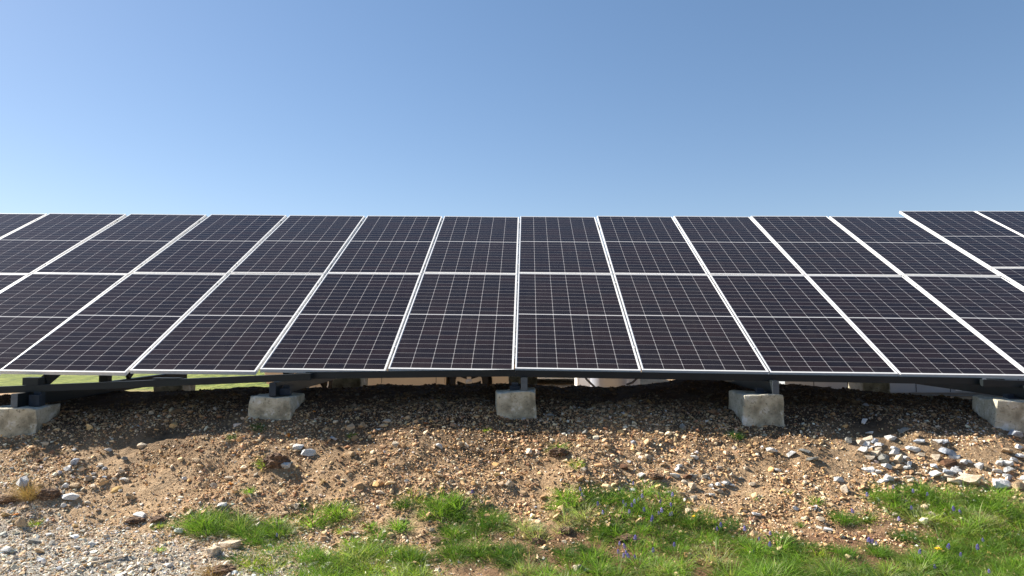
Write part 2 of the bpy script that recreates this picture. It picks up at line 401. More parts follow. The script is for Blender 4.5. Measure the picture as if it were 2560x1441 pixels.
def copy_tree(o, parent=None):
    c = o.copy(); COL.objects.link(c)
    if parent: c.parent = parent
    for ch in [q for q in bpy.data.objects if q.parent == o]: copy_tree(ch, c)
    return c
ORD = ['first', 'second', 'third', 'fourth', 'fifth', 'sixth', 'seventh', 'eighth', 'ninth', 'tenth', 'eleventh', 'twelfth', 'thirteenth', 'fourteenth', 'fifteenth', 'sixteenth', 'seventeenth', 'eighteenth', 'nineteenth',
       'twentieth'] + ['twenty-' + q for q in ('first', 'second', 'third', 'fourth', 'fifth', 'sixth', 'seventh', 'eighth', 'ninth')] + ['thirtieth'] + ['thirty-' + q for q in ('first', 'second', 'third', 'fourth', 'fifth')]
proto = make_panel(); used = False
for i, c in enumerate(COLS):
    m = colmat(c)
    for row in range(2):
        o = copy_tree(proto) if used else proto; used = True
        o.matrix_world = m @ Matrix.Translation((0, PL / 2 + row * (PL + GAP), 0)) @ Euler((R(random.gauss(0, .10)), R(random.gauss(0, .12)), 0)).to_matrix().to_4x4()
        r = 'lower' if row == 0 else 'upper'
        if i < 12:
            if row == 0: lab = 'solar panel beyond the left edge' if i == 0 else 'lower row solar panel cut off by the left edge of the photo' if i == 1 else f'{ORD[i-2]} solar panel from the left along the bottom edge of the lower row'
            else: lab = 'upper row solar panel cut off at the left edge of the photo' if i == 0 else f'{ORD[i-1]} whole solar panel from the left in the upper row'
            grp = 'solar panels of the long tilted array'
        else:
            lab = f'{r} row panel of the raised far right table, {"nearest the step" if i == 12 else "at the right edge"}'
            grp = 'solar panels of the raised table at the right'
        tag(o, lab, 'solar panel', grp)

# mounting rails in the gaps between the columns
def make_rail():
    root = empty('mounting_rail'); m = MB(); L = 2 * PL + GAP - .25
    m.box(-.0085, .0085, 0, L, -.085, -.026); m.build('channel', M['rail'], root)
    for k in (.18, 1.75, 2.35, 4.05):
        cl = MB(); cl.box(-.0085, .0085, k, k + .05, -.026, -.006); cl_ = cl.build('clamp', M['bolt'], root)
        b = MB(); b.lathe([(0, -.001), (.006, -.001), (.006, -.006), (0, -.006)], (0, k + .025, 0), 'Z', 6); b.build('bolt', M['bolt'], cl_)
    return root
rp = make_rail(); used = False
RL = ['in the first gap from the left along the top edge', 'in the second gap from the left along the top edge', 'in the third gap from the left along the top edge', 'in the fourth gap from the left along the top edge',
      'in the gap ending just left of the left centre concrete block', 'in the gap left of the panel before the middle block', 'in the upright centre gap above the middle concrete block', 'in the first gap right of the middle concrete block',
      'in the second gap right of the middle concrete block', 'in the third gap right of the middle concrete block', 'in the gap reaching the lower right corner of the photo', 'beside the step up to the raised table', 'between the two columns of the raised table']
for i in range(13):
    m0 = colmat(COLS[i]); o = copy_tree(rp) if used else rp; used = True
    o.matrix_world = m0 @ Matrix.Translation((PW / 2 + .010, .25, 0))
    if i == 11: o.matrix_world = m0 @ Matrix.Translation((PW / 2 + .012, .25, 0))
    tag(o, 'pale metal mounting rail ' + RL[i], 'rail', 'mounting rails between the panel columns')

# ------------------------------------------------------------------ support steelwork and concrete blocks
def surf_z(x, y):                                       # height of the panel surface above a place
    i = min(range(len(COLS)), key=lambda k: abs(COLS[k][0] - x)); c = COLS[i]
    return c[2] + EYE + (y - c[1]) * math.tan(R(c[4])) - (x - c[0]) * math.tan(R(c[5]))
FR = [(34.5, 1020, 5.86), (680.5, 992, 5.98), (1310.5, 979, 6.04), (1940, 987, 6.02), (2580, 1001, 5.97)]   # picture place of each beam end and its distance
BP = []
names = ['at the left edge of the photo', 'left of centre', 'in the middle of the photo', 'right of centre', 'at the right edge of the photo']
for k, (px, py, Y) in enumerate(FR):
    p = plane_pt(px, py, Y); BP.append(p)
    root = empty('support_frame', p)
    tag(root, f'dark steel support frame standing on the concrete block {names[k]}', 'support frame', 'steel frames carrying the solar array')
    b = MB(); b.box(-.03, .03, .004, 3.0, 0, .12); b.build('base_beam', M['steel'], root, .004)
    e = MB(); e.box(-.0285, .0285, 0, .004, .002, .118); e.build('end_cap', M['steelend'] if k != 1 else M['steelblue'], root)
    off = (.10, .075, -.082, -.085, -.08)[k]
    def up(yy): return surf_z(p.x, p.y + yy) - p.z
    f = MB(); f.box(off - .045, off + .045, .10, .14, .0, up(.12) - .15) ; f.box(off - .03, off + .03, .14, .20, 0, up(.17) - .15); f.build('front_post', M['steelblue'], root)
    r = MB(); r.box(-.035, .035, 2.72, 2.80, .12, up(2.76) - .20); r.build('rear_post', M['steel'], root)
    r = MB(); r.bar((0, .36, up(.36) - .18), (0, 4.0, up(4.0) - .18), .06, .08); r.build('rafter', M['steel'], root)
    r = MB(); r.bar((0, 1.7, .13), (0, 2.72, .9), .04, .04); r.build('brace', M['steel'], root)
    g = MB(); g.box(-.045, .045, 1.25, 1.33, .12, up(1.29) - .20); g.build('middle_post', M['steel'], root)

def rough_block(name, w, d, hh, seed, taper=.02):
    bm = bmesh.new(); bmesh.ops.create_cube(bm, size=1)
    for v in bm.verts:
        k = 1 + taper * (1 if v.co.z < 0 else -1)
        v.co = Vector((v.co.x * w * k, v.co.y * d * k, (v.co.z - .5) * hh))
    es = list(bm.edges); bmesh.ops.bevel(bm, geom=es, offset=.007, segments=1, affect='EDGES')
    bmesh.ops.subdivide_edges(bm, edges=[e for e in bm.edges if e.calc_length() > .1], cuts=7, use_grid_fill=True)
    rs = random.Random(seed); from mathutils import noise
    cs = [(Vector((sx * w / 2, -d / 2, 0)), rs.uniform(.008, .028)) for sx in (-1, 1)]
    for v in bm.verts:
        q = v.co * 6 + Vector((seed * 3.1, 0, 0)); v.co += Vector(noise.noise_vector(q)) * .017 + Vector(noise.noise_vector(q * 4)) * .006
        for c, rr in cs:                                # broken corners
            dd = (v.co - c).length
            if dd < rr * 1.5: v.co += (Vector((0, 0, -hh / 2)) - v.co).normalized() * (rr * 1.5 - dd) * .55
    me = bpy.data.meshes.new(name); bm.to_mesh(me); bm.free(); me.materials.append(M['concrete'])
    for f in me.polygons: f.use_smooth = True
    me.set_sharp_from_angle(angle=R(28)); return me
BL = ['concrete block cut off by the left edge, its right side showing', 'grey-brown concrete block with rounded top corners, left of centre', 'squarish stained concrete block in the middle under the upright panel gap',
      'tall pale concrete block right of centre with its left side showing', 'long low concrete block with lime stains at the right edge of the photo']
BW = [(.40, .38, .46), (.375, .36, .42), (.355, .36, .42), (.36, .37, .48), (.50, .38, .44)]
BX = [(-.02, 6), (-.01, -2), (-.075, 0), (-.12, 3), (-.05, -4)]
for k, p in enumerate(BP):
    w, d, hh = BW[k]; o = bpy.data.objects.new('concrete_block', rough_block('concrete_block', w, d, hh, k + 1, .015 if k != 1 else .035)); COL.objects.link(o)
    o.location = (p.x + BX[k][0], p.y + d / 2 - .02, p.z - .004); o.rotation_euler = (0, (R(1.5), R(1), R(-1.8), R(2.2), R(1))[k] * 1.0, R(BX[k][1]))
    tag(o, BL[k], 'concrete block', 'concrete blocks under the array')
for k, p in enumerate(BP):
    hh = p.z - (-1.0 + EYE) + .1
    o = bpy.data.objects.new('concrete_block', rough_block('concrete_block', .36, .36, hh, k + 11)); COL.objects.link(o)
    o.location = (p.x, p.y + 2.75, p.z - .004)
    tag(o, f'dim rear concrete block behind the crest, {names[k]}', 'concrete block', 'rear concrete blocks under the array')

def purlin(a, b, w, hh, label, marks=()):
    root = empty('purlin', a); m = MB(); a, b = Vector(a), Vector(b)
    m.bar((0, 0, 0), b - a, w, hh); m.build('beam', M['steel'], root, .003)
    for x0, x1 in marks:                                # short uprights between the beam and the panels
        t = ((x0 + x1) / 2 - a.x) / (b.x - a.x); q = a.lerp(b, t); zt = surf_z((x0 + x1) / 2, q.y) - .03
        z0 = q.z + hh / 2 + .001
        if zt - z0 < .004: continue
        g = MB(); g.box(x0 - a.x, x1 - a.x, q.y - a.y - w / 2 + .006, q.y - a.y + w / 2 + .03, z0 - a.z, zt - a.z); g.build('bracket', M['steel'], root)
    tag(root, label, 'beam', 'horizontal beams under the lower panel edge'); return root
HT = .06
def on(px, py, Y): q = plane_pt(px, py, Y); return Vector((q.x, q.y, q.z + HT / 2))
a0, a1 = on(-900, 1022, 6.0), on(779, 950.5, 6.06)
xs = lambda l, r: (plane_pt(l, 950, 6.05).x, plane_pt(r, 950, 6.05).x)
purlin(a0, a1, .06, HT, 'dark front beam sagging to the left, grass showing above and below it', [xs(64, 103), xs(384, 451), xs(678, 710), xs(752, 776)])
purlin(on(765, 947.5, 6.14), on(1288, 941, 6.14), .05, HT, 'dark front beam between the left centre and middle concrete blocks')
purlin(on(1288.6, 942.3, 6.14), on(2452, 962, 6.15), .05, HT, 'long dark front beam running right from the middle concrete block')
purlin(on(2454, 966, 6.08), on(3300, 990, 6.1), .05, HT, 'dark front beam ending near the right edge above the rightmost block', [xs(2466, 2508)])
for n, dy in (('second', 1.45), ('third', 2.75), ('topmost', 3.85)):
    y = 6.15 + dy
    purlin((-8.1, y, surf_z(-7.56, y) - .13), (5.7, y, surf_z(5.14, y) - .12), .05, HT, f'{n} dark cross beam hidden beneath the panels')

# ------------------------------------------------------------------ things behind the array
def ground_z(x, y): return float(h(x, y))
def make_wheel(parent, x, y, z, r, side, n=5):
    """tyre with a spoked rim; side = -1 faces the camera"""
    m = MB(); w = .11
    m.lathe([(r * .68, -w), (r * .9, -w), (r, -w * .6), (r, w * .6), (r * .9, w), (r * .68, w)], (x, y, z)); ty = m.build('wheel', M['tyre'], parent)
    k = MB(); k.lathe([(r * .69, -w * .95), (r * .62, -w * .98), (r * .60, -w * .3), (r * .60, w * .8)], (x, y, z))
    for i in range(n):
        t = 2 * math.pi * (i + .25) / n; d = Vector((math.cos(t), 0, math.sin(t))); q = Vector((x, y + side * w * .72, z))
        k.bar(q + d * r * .1, q + d * r * .62, .075, .025, up=(0, 1, 0))
    k.lathe([(0, side * w * .9), (r * .17, side * w * .86), (r * .19, side * w * .5)], (x, y, z), n=16); k.build('rim', M['alloy'], ty)
    d = MB(); d.lathe([(0, side * w * .1), (r * .5, side * w * .1)], (x, y, z)); d.build('brake_disc', M['black'], ty)
    return ty
def arc(cx, cz, r, a0, a1, n=9): return [(cx + r * math.cos(R(a0 + (a1 - a0) * i / n)), cz + r * math.sin(R(a0 + (a1 - a0) * i / n))) for i in range(n + 1)]
cw = plane_pt(1172, 957, 11.62)                          # centre of the front wheel
WR = .335; gz = cw.z - WR
car = empty('parked_car', (cw.x, 11.62, gz)); tag(car, 'cream parked car seen through the slot under the panels, one alloy wheel showing', 'car')
L0, WB = -3.55, -2.62
low = [(.80, .30)] + [(.86, .42), (.84, .62), (.72, .78), (0.1, .92), (-.35, .97), (-2.9, 1.0), (-3.4, .97), (-3.52, .7), (-3.5, .32), (-3.3, .26)]
low += arc(WB, WR, .40, 190, -10, 10)[0:] + [(WB + .5, .24), (-.5, .24)] + arc(0, WR, .40, 190, -10, 10)
body = MB(); body.prism(low[::-1], .03, 1.72); body.build('body', M['paint'], car, .025, fix=True)
cabp = [(-.40, .96), (-1.0, 1.40), (-1.3, 1.47), (-2.7, 1.46), (-3.2, 1.38), (-3.42, .96)]
cb = MB(); vs = [(x, (.06 if z < 1 else .22), z) for x, z in cabp] + [(x, (1.69 if z < 1 else 1.53), z) for x, z in cabp]; n = len(cabp)
cb.add(vs, [tuple(range(n)), tuple(range(2 * n - 1, n - 1, -1))] + [(i, n + i, n + (i + 1) % n, (i + 1) % n) for i in range(n)]); cb.build('cabin', M['paint'], car, .03, fix=True)
for a, b in ((-.62, -1.45), (-1.53, -2.45), (-2.53, -3.22)):
    wv = MB(); zb = 1.03; zt = 1.36
    def yy(z): return .06 + (z - .96) / (1.47 - .96) * .16 - .006
    ta = a - (.45 if a > -1 else 0); tb = b + (.14 if b < -3 else 0)
    wv.add([(a, yy(zb), zb), (b, yy(zb), zb), (tb, yy(zt), zt), (ta, yy(zt), zt)], [(0, 1, 2, 3)]); wv.build('window', M['darkglass'], car)
sd = MB()
for x in (-.56, -1.49, -2.5): sd.box(x - .004, x + .004, .026, .032, .32, .95)
sd.build('door_seams', M['black'], car)
sk = MB(); sk.box(-2.15, -.48, .018, .05, .20, .27); sk.build('side_skirt', M['paint'], car)
for x in (-.65, -1.6): hd = MB(); hd.box(x - .62, x - .48, .0, .028, .80, .83); hd.build('door_handle', M['alloy'], car)
for y in (.25, 1.45):
    l = MB(); l.box(.70, .845, y - .14, y + .14, .62, .72); l.build('headlight', M['lamp'], car)
    l = MB(); l.box(-3.53, -3.49, y - .12, y + .12, .72, .90); l.build('tail_light', M['red'], car)
for x in (0, WB):
    make_wheel(car, x, .13, WR, WR, -1); make_wheel(car, x, 1.62, WR, WR, 1)
    a_ = MB(); a_.box(x - .41, x + .41, .30, 1.45, .1, .76); a_.build('wheel_well', M['black'], car)

# white van end-on, further back
vz = plane_pt(1390, 948, 15.0).z; vx = plane_pt(1368, 948, 15.0).x; vg = ground_z(vx, 15)
van = empty('white_van', (vx, 15.0, vg)); tag(van, 'white van seen end-on behind the panels, daylight under its floor', 'van')
m = MB(); m.prism([(-.86, vz - vg), (.86, vz - vg), (.92, .6), (.90, 1.2), (.74, 1.9), (-.74, 1.9), (-.90, 1.2), (-.92, .6)], 0, 4.6); m.build('body', M['white'], van, .03, fix=True)
m = MB(); m.box(-.62, .62, -.006, .004, 1.15, 1.7); m.build('rear_window', M['darkglass'], van)
m = MB(); m.box(-.90, .90, -.07, .0, .28, .42); m.build('bumper', M['black'], van)
for sx in (-1, 1):
    m = MB(); m.box(sx * .84 - .05, sx * .84 + .05, -.01, .01, .75, 1.15); m.build('tail_light', M['red'], van)
    for yy_ in (.8, 3.7):
        m = MB(); m.tube([(sx * .78 - .11, yy_, .32), (sx * .78 + .11, yy_, .32)], .32, 20); m.build('wheel', M['tyre'], van)
m = MB(); m.box(-.55, .5, .3, 4.3, .14, .235); m.build('underbody', M['black'], van)

# tank and cabinet with hoses
q = plane_pt(1530, 964, 11.4); tz = ground_z(q.x, 11.4)
tk = empty('water_tank', (q.x, 11.4 + .33, tz)); tag(tk, 'blue-grey cylindrical tank with a dark hose, standing behind the panels', 'tank')
m = MB(); m.lathe([(0, 0), (.31, 0), (.325, .03), (.325, .34), (.335, .36), (.335, .39), (.325, .41), (.325, .95), (.29, 1.02), (.12, 1.06), (0, 1.06)], (0, 0, .08), 'Z', 40); m.build('vessel', M['tank'], tk, fix=True)
m = MB(); m.lathe([(0, 1.06), (.1, 1.06), (.1, 1.12), (0, 1.12)], (0, 0, .08), 'Z', 20); m.build('lid', M['black'], tk)
for sx in (-.26, .26): m = MB(); m.box(sx - .04, sx + .04, -.2, .2, 0, .08); m.build('foot', M['roofgrey'], tk)
m = MB(); m.tube([(-.53, -.36, .9), (-.50, -.38, .55), (-.43, -.38, .40), (-.36, -.36, .33), (-.24, -.33, .22), (-.1, -.33, .2)], .018); m.build('hose', M['hose'], tk)
m = MB(); m.tube([(.56, -.3, .95), (.5, -.34, .60), (.42, -.36, .42), (.34, -.34, .34), (.26, -.25, .30)], .018); m.build('hose', M['hose'], tk)
q = plane_pt(1443, 950, 12.3); z0 = ground_z(q.x, 12.3)
cbn = empty('utility_cabinet', (q.x, 12.3, z0)); tag(cbn, 'white utility cabinet standing behind the blue-grey tank', 'cabinet')
m = MB(); m.box(0, 1.13, 0, .6, .10, 1.5); m.build('housing', M['white'], cbn, .008)
m = MB(); m.box(.03, .55, -.012, -.001, .14, 1.45); m.build('door', M['white'], cbn); m = MB(); m.box(.57, 1.10, -.012, -.001, .14, 1.45); m.build('door', M['white'], cbn)
m = MB(); m.box(.02, 1.11, .02, .58, 0, .10); m.build('plinth', M['roofgrey'], cbn)
m = MB(); m.box(-.03, 1.16, -.04, .64, 1.5, 1.54); m.build('roof', M['roofgrey'], cbn)
# cabin behind the right part
q = plane_pt(1962, 950, 12.6); z0 = ground_z(q.x + 2, 12.6) - .05
cbn = empty('site_cabin', (q.x, 12.6, z0)); tag(cbn, 'pale sheet metal site cabin in shade behind the right half of the array', 'cabin')
m = MB(); m.box(0, 5.2, 0, 2.3, .12, 2.35); m.build('wall', M['panelwall'], cbn)
m = MB()
for x in np.arange(.52, 5.2, .62): m.box(x, x + .014, -.003, .002, .13, 2.34)
m.build('panel_seams', M['black'], cbn)
m = MB(); m.box(-.08, 5.28, -.1, 2.4, 2.352, 2.45); m.build('roof', M['roofgrey'], cbn)
m = MB(); m.box(3.1, 3.95, -.03, -.004, .16, 2.1); d = m.build('door', M['white'], cbn); m = MB(); m.box(3.16, 3.2, -.07, -.031, 1.0, 1.14); m.build('handle', M['black'], d)
m = MB(); m.box(1.2, 2.2, -.02, -.004, 1.0, 1.8); d = m.build('window', M['white'], cbn); m = MB(); m.box(1.26, 2.14, -.026, -.021, 1.06, 1.74); m.build('pane', M['darkglass'], d)
m = MB(); m.box(.05, 5.15, .1, 2.2, 0, .12); m.build('base', M['roofgrey'], cbn)

# ------------------------------------------------------------------ stones
def hull(n, seed, ell=(1, .8, .6)):
    rs = np.random.default_rng(seed); p = rs.normal(size=(n, 3)); p /= np.linalg.norm(p, axis=1)[:, None]; p *= rs.uniform(.8, 1.05, (n, 1)); p *= np.array(ell)
    bm = bmesh.new()
    for q in p: bm.verts.new(q)
    r = bmesh.ops.convex_hull(bm, input=bm.verts)
    for g in [v for v in bm.verts if not v.link_faces]: bm.verts.remove(g)
    bmesh.ops.triangulate(bm, faces=bm.faces); bmesh.ops.recalc_face_normals(bm, faces=bm.faces)
    bm.verts.index_update(); v = np.array([x.co[:] for x in bm.verts]); f = np.array([[a.index for a in q.verts] for q in bm.faces]); bm.free(); return v, f
def rotm(a, b, c):
    ca, sa, cb_, sb, cc, sc = np.cos(a), np.sin(a), np.cos(b), np.sin(b), np.cos(c), np.sin(c)
    Z = np.zeros_like(a); O = np.ones_like(a)
    rz = np.stack([ca, -sa, Z, sa, ca, Z, Z, Z, O], -1).reshape(-1, 3, 3); rx = np.stack([O, Z, Z, Z, cb_, -sb, Z, sb, cb_], -1).reshape(-1, 3, 3)
    ry = np.stack([cc, Z, sc, Z, O, Z, -sc, Z, cc], -1).reshape(-1, 3, 3); return rz @ rx @ ry
PAL = np.array([(.46, .34, .21), (.52, .40, .27), (.40, .28, .17), (.56, .47, .36), (.34, .22, .13), (.46, .31, .15), (.60, .54, .46), (.38, .36, .31), (.50, .50, .48), (.28, .16, .095), (.68, .66, .62), (.36, .39, .43)])
SOILC = np.array([(.35, .215, .115), (.46, .305, .17), (.57, .40, .24), (.23, .135, .07)])
def palette(x, y, n, ps=.3):
    grey = np.clip((4.45 - (y + .3 * x)) * 2, 0, 1) * (x < 0); right = np.clip((x - 2.1) / 1.5, 0, 1)
    w = np.tile(np.array([18, 17, 14, 13, 12, 10, 5, 2.5, 1.2, 9, 1.5, .5]), (n, 1)).astype(float)
    w[:, [6, 7, 8, 10, 11]] *= 1 + grey[:, None] * np.array([7, 5, 9, 9, 1.5]) + right[:, None] * np.array([1.5, .2, 2.0, 6, 1]); w[:, [4, 9, 2]] *= 1 - .75 * grey[:, None]
    cs = np.cumsum(w, 1); r = rng.uniform(0, 1, n) * cs[:, -1]; k = (cs < r[:, None]).sum(1)
    base_ = np.where((rng.uniform(0, 1, n) < ps * (1 - .8 * grey))[:, None], SOILC[rng.integers(0, 4, n)], PAL[np.clip(k, 0, 11)] * (np.array([1.45, 1.32, 1.14]) + grey[:, None] * np.array([-.10, -.02, .06])))
    return np.minimum(base_ * rng.uniform(.72, 1.18, (n, 1)), .86) * rng.uniform(.95, 1.05, (n, 3)) * (1 - .78 * np.interp(y, [5.85, 6.15, 6.5], [0, .65, 1])[:, None])   # array's shade painted into the stone colours on the crown
HV = [hull(8, s, (1, .72, .5)) for s in range(10)] + [hull(15, 50 + s, (1, .72, .5)) for s in range(10)]
def scatter(x, y, size, kinds, sink=.25, ps=.3):
    gz_ = np.clip((4.55 - (y + .3 * x)) * 2, 0, 1) * (x < 0); size = size * (1 - .15 * gz_)
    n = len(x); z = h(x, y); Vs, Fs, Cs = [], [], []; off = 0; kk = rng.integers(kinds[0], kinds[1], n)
    col = palette(x, y, n, ps); A = rotm(rng.uniform(0, 6.3, n), rng.normal(0, .5, n), rng.normal(0, .5, n)); sc = size[:, None] * rng.uniform(.7, 1.25, (n, 3))
    for k in range(*kinds):
        i = np.where(kk == k)[0]
        if not len(i): continue
        v, f = HV[k]; P = np.einsum('nij,nvj->nvi', A[i], v[None] * sc[i][:, None, :]) + np.stack([x[i], y[i], z[i] + size[i] * (.5 - sink)], -1)[:, None, :]
        nv = len(v); Vs.append(P.reshape(-1, 3)); Fs.append((f[None] + (off + np.arange(len(i)) * nv)[:, None, None]).reshape(-1, 3)); Cs.append(np.repeat(col[i], nv, 0)); off += len(i) * nv
    return Vs, Fs, Cs, off
# density: soil shows between drifts of stones
def stony(x, y):
    d = .75 + 1.7 * vnoise(x * 1.3, y * 2.1, 21) + 1.1 * vnoise(x * 4, y * 5, 22) + .25 * np.exp(-((x - .6) / 2.2) ** 2)
    low = np.clip((y - 4.5) / .5, 0, 1); right = np.clip((x + 1.5) / 1.2, 0, 1)
    d = d * (1 - .72 * right * (1 - low)) + .9 * (1 - low) * (1 - right)
    d = d * np.clip((y - 3.0), 0, 1) * np.interp(y, [6.1, 6.8, 7.6], [1, .45, .12])
    for px, py, rx, ry in SOIL:
        d = d * (1 - .85 * np.exp(-(((x - px) / rx) ** 2 + ((y - py) / ry) ** 2)))
    return d
SOILPX = [(500, 1135, 85, 40), (380, 1215, 130, 28), (110, 1240, 110, 22), (300, 1280, 120, 16), (380, 1320, 40, 14), (670, 1180, 50, 24), (1370, 1200, 40, 40), (1395, 1140, 30, 25), (1560, 1165, 20, 10), (1900, 1165, 60, 30), (2090, 1165, 70, 40), (1820, 1120, 30, 20),
          (2160, 1320, 130, 22), (2240, 1400, 80, 18), (1330, 1420, 90, 22), (1150, 1425, 80, 20), (940, 1300, 50, 10), (1600, 1340, 60, 12), (1130, 1340, 50, 12), (2290, 1130, 60, 18), (2450, 1160, 40, 20)]
SOIL = []
for px, py, rx, ry in SOILPX:
    a = ground_pt(np.array([px, px + rx, px, px]), np.array([py, py, py - ry, py + ry])); SOIL.append((a[0][0], a[1][0], abs(a[0][1] - a[0][0]) + .02, max(.5 * abs(a[1][2] - a[1][3]), .05)))
def place(n, xr, yr, lo, hi, pw, kinds, thr=1.0, sink=.25, ps=.3):
    x = rng.uniform(*xr, n); y = rng.uniform(*yr, n); k = rng.uniform(0, thr, n) < stony(x, y); x, y = x[k], y[k]
    s = lo * (1 - rng.uniform(0, 1, len(x)) * (1 - (lo / hi) ** pw)) ** (-1 / pw)
    return scatter(x, y, s, kinds, sink, ps)
VV, FF, CC = [], [], []; base = 0
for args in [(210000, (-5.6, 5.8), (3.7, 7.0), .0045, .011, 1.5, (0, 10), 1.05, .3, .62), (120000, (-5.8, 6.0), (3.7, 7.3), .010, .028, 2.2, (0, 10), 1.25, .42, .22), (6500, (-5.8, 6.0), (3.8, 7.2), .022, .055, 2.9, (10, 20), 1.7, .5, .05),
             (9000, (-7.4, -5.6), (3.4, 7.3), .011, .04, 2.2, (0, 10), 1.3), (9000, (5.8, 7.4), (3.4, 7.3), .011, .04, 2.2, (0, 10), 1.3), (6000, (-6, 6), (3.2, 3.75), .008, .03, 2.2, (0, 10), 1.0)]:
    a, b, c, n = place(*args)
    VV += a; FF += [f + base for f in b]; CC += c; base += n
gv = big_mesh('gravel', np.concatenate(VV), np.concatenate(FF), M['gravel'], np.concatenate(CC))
tag(gv, 'loose tan and grey gravel scattered over the bank and the trodden ground', 'gravel', kind='stuff')

# single rocks one can point at: px, py (middle, in the photograph), width, height in px, colour
ROCKS = '''185 1152 34 24 blue-grey;61 1202 30 40 grey-white;221 1195 26 24 tan;190 1211 36 18 tan;165 1211 17 15 white;176 1238 40 22 white;159 1262 16 15 white;262 1192 13 12 blue-grey;328 1238 32 22 tan;353 1112 32 17 cream
193 1132 22 13 tan;352 1285 44 16 grey-white;449 1325 24 14 white;52 1303 38 34 tan;14 1284 28 22 ochre;533 1212 24 17 cream;573 1194 22 15 cream;580 1352 58 34 cream;535 1374 42 32 cream;493 1148 28 18 tan;220 1256 20 14 cream;558 1260 26 13 white
743 1115 32 20 grey-white;744 1125 24 14 tan;768 1128 40 24 grey-white;716 1160 22 26 white;836 1094 24 13 blue-grey;843 1112 16 20 tan;878 1131 28 20 tan;1097 1113 20 20 grey-white;1151 1108 19 22 tan;905 1060 26 20 tan;951 1228 22 17 cream;809 1204 18 20 ochre
1100 1187 28 15 tan;1069 1233 16 14 cream;742 1262 20 18 cream;713 1281 22 17 tan;732 1285 22 17 brown;1079 1323 15 14 cream;1275 1206 26 22 cream;870 1331 24 14 tan;1605 1188 26 19 white;1686 1187 24 17 white;1544 1201 21 21 tan;1459 1173 22 19 cream
1728 1210 22 24 cream;1795 1210 17 18 white;1735 1243 22 14 cream;1797 1226 28 14 cream;1717 1188 26 20 brown;1444 1419 30 26 cream;1467 1425 17 13 grey-white;1892 1282 24 13 white;1583 1104 18 14 blue-grey;1561 1163 26 24 brown;1375 1036 24 15 grey;1708 1066 24 20 grey
1463 1078 26 15 grey;1930 1123 26 22 white;1981 1134 26 17 grey-white;2013 1126 32 14 grey;2031 1144 38 16 grey;2159 1122 26 20 white;2188 1130 28 20 cream;2198 1110 24 15 white;2211 1143 30 32 grey;2247 1143 26 36 cream;2246 1164 32 20 tan
2215 1165 28 18 grey-white;2196 1177 19 14 white;2290 1120 24 20 white;2303 1134 22 14 cream;2340 1140 22 24 cream;2371 1127 46 30 blue-grey;2372 1156 42 26 brown;2411 1153 24 17 white;2335 1163 24 20 white;2341 1185 36 26 white;2374 1178 46 24 blue-grey
2388 1200 34 22 cream;2425 1194 62 32 cream;2503 1205 46 38 white;2546 1210 34 32 tan;2095 1198 24 17 white;2111 1219 26 24 cream;2207 1201 30 14 white;2050 1296 24 14 cream;2071 1323 28 17 white;1945 1173 17 13 white;1989 1270 20 13 grey-white
2032 1269 28 11 grey-white;2517 1125 46 24 tan;2545 1116 28 17 grey-white;2538 1080 50 24 blue-grey;2184 1099 24 22 blue-grey;2264 1073 36 20 grey;2300 1101 28 17 blue-grey;2360 1100 27 18 blue-grey;2120 1098 16 26 grey;1245 1018 14 10 grey
785 1028 9 8 orange;722 1086 12 12 orange;576 1209 14 11 orange;40 1286 16 7 orange;460 1195 14 10 white;640 1185 12 10 cream;1010 1298 22 12 cream;1330 1316 24 16 tan;1705 1232 22 18 tan;1760 1190 20 16 cream;1775 1175 18 14 tan;1830 1185 16 14 cream
1660 1160 20 14 tan;1620 1140 22 16 cream;1500 1130 20 14 tan;1520 1115 22 14 tan;1380 1100 22 14 cream;1340 1150 20 14 tan;1200 1150 20 12 tan;990 1110 22 16 cream;930 1150 22 14 tan;420 1160 20 12 tan;310 1145 20 15 grey;300 1175 22 16 cream;250 1160 18 14 cream
130 1175 22 12 tan;95 1150 20 13 brown;30 1170 18 12 grey;20 1372 30 16 white;85 1350 40 20 grey;125 1335 18 12 white;230 1358 24 12 grey-white;265 1340 14 12 cream;100 1398 30 16 blue-grey;190 1368 22 10 white;420 1410 26 14 white;400 1400 18 12 tan;150 1420 22 12 blue-grey;340 1415 14 10 cream'''
RV = []
def rock_mesh(seed, mat, name):
    v, f = hull(12, seed, (1, .80, .74)); from mathutils import noise
    bm = bmesh.new(); vs = [bm.verts.new(p) for p in v]
    for q in f: bm.faces.new([vs[i] for i in q])
    bmesh.ops.dissolve_limit(bm, angle_limit=.25, verts=bm.verts, edges=bm.edges)
    bmesh.ops.bevel(bm, geom=list(bm.edges), offset=.014, segments=1, affect='EDGES'); bmesh.ops.triangulate(bm, faces=bm.faces)
    bmesh.ops.subdivide_edges(bm, edges=[e for e in bm.edges if e.calc_length() > .45], cuts=2); bmesh.ops.triangulate(bm, faces=bm.faces)
    for q in bm.verts: q.co += Vector(noise.noise_vector(q.co * 2.3 + Vector((seed, 0, 0)))) * .04
    me = bpy.data.meshes.new(name); bm.to_mesh(me); bm.free(); me.materials.append(mat); return me
cache = {}
rl = []
for ln in ROCKS.replace('\n', ';').split(';'):
    a = ln.split()
    if a: rl.append((float(a[0]), float(a[1]), float(a[2]), float(a[3]), a[4]))
rr_ = random.Random(5)
for k in range(48):                                     # the rest of the pale rubble band, and of the stone heap left of it
    t = rr_.random(); w_ = rr_.uniform(15, 31); rl.append((2150 + 430 * t, 1118 + 78 * t + rr_.gauss(0, 30), w_, w_ * rr_.uniform(.45, .85), rr_.choice(['white', 'white', 'grey-white', 'cream', 'white', 'grey-white'])))
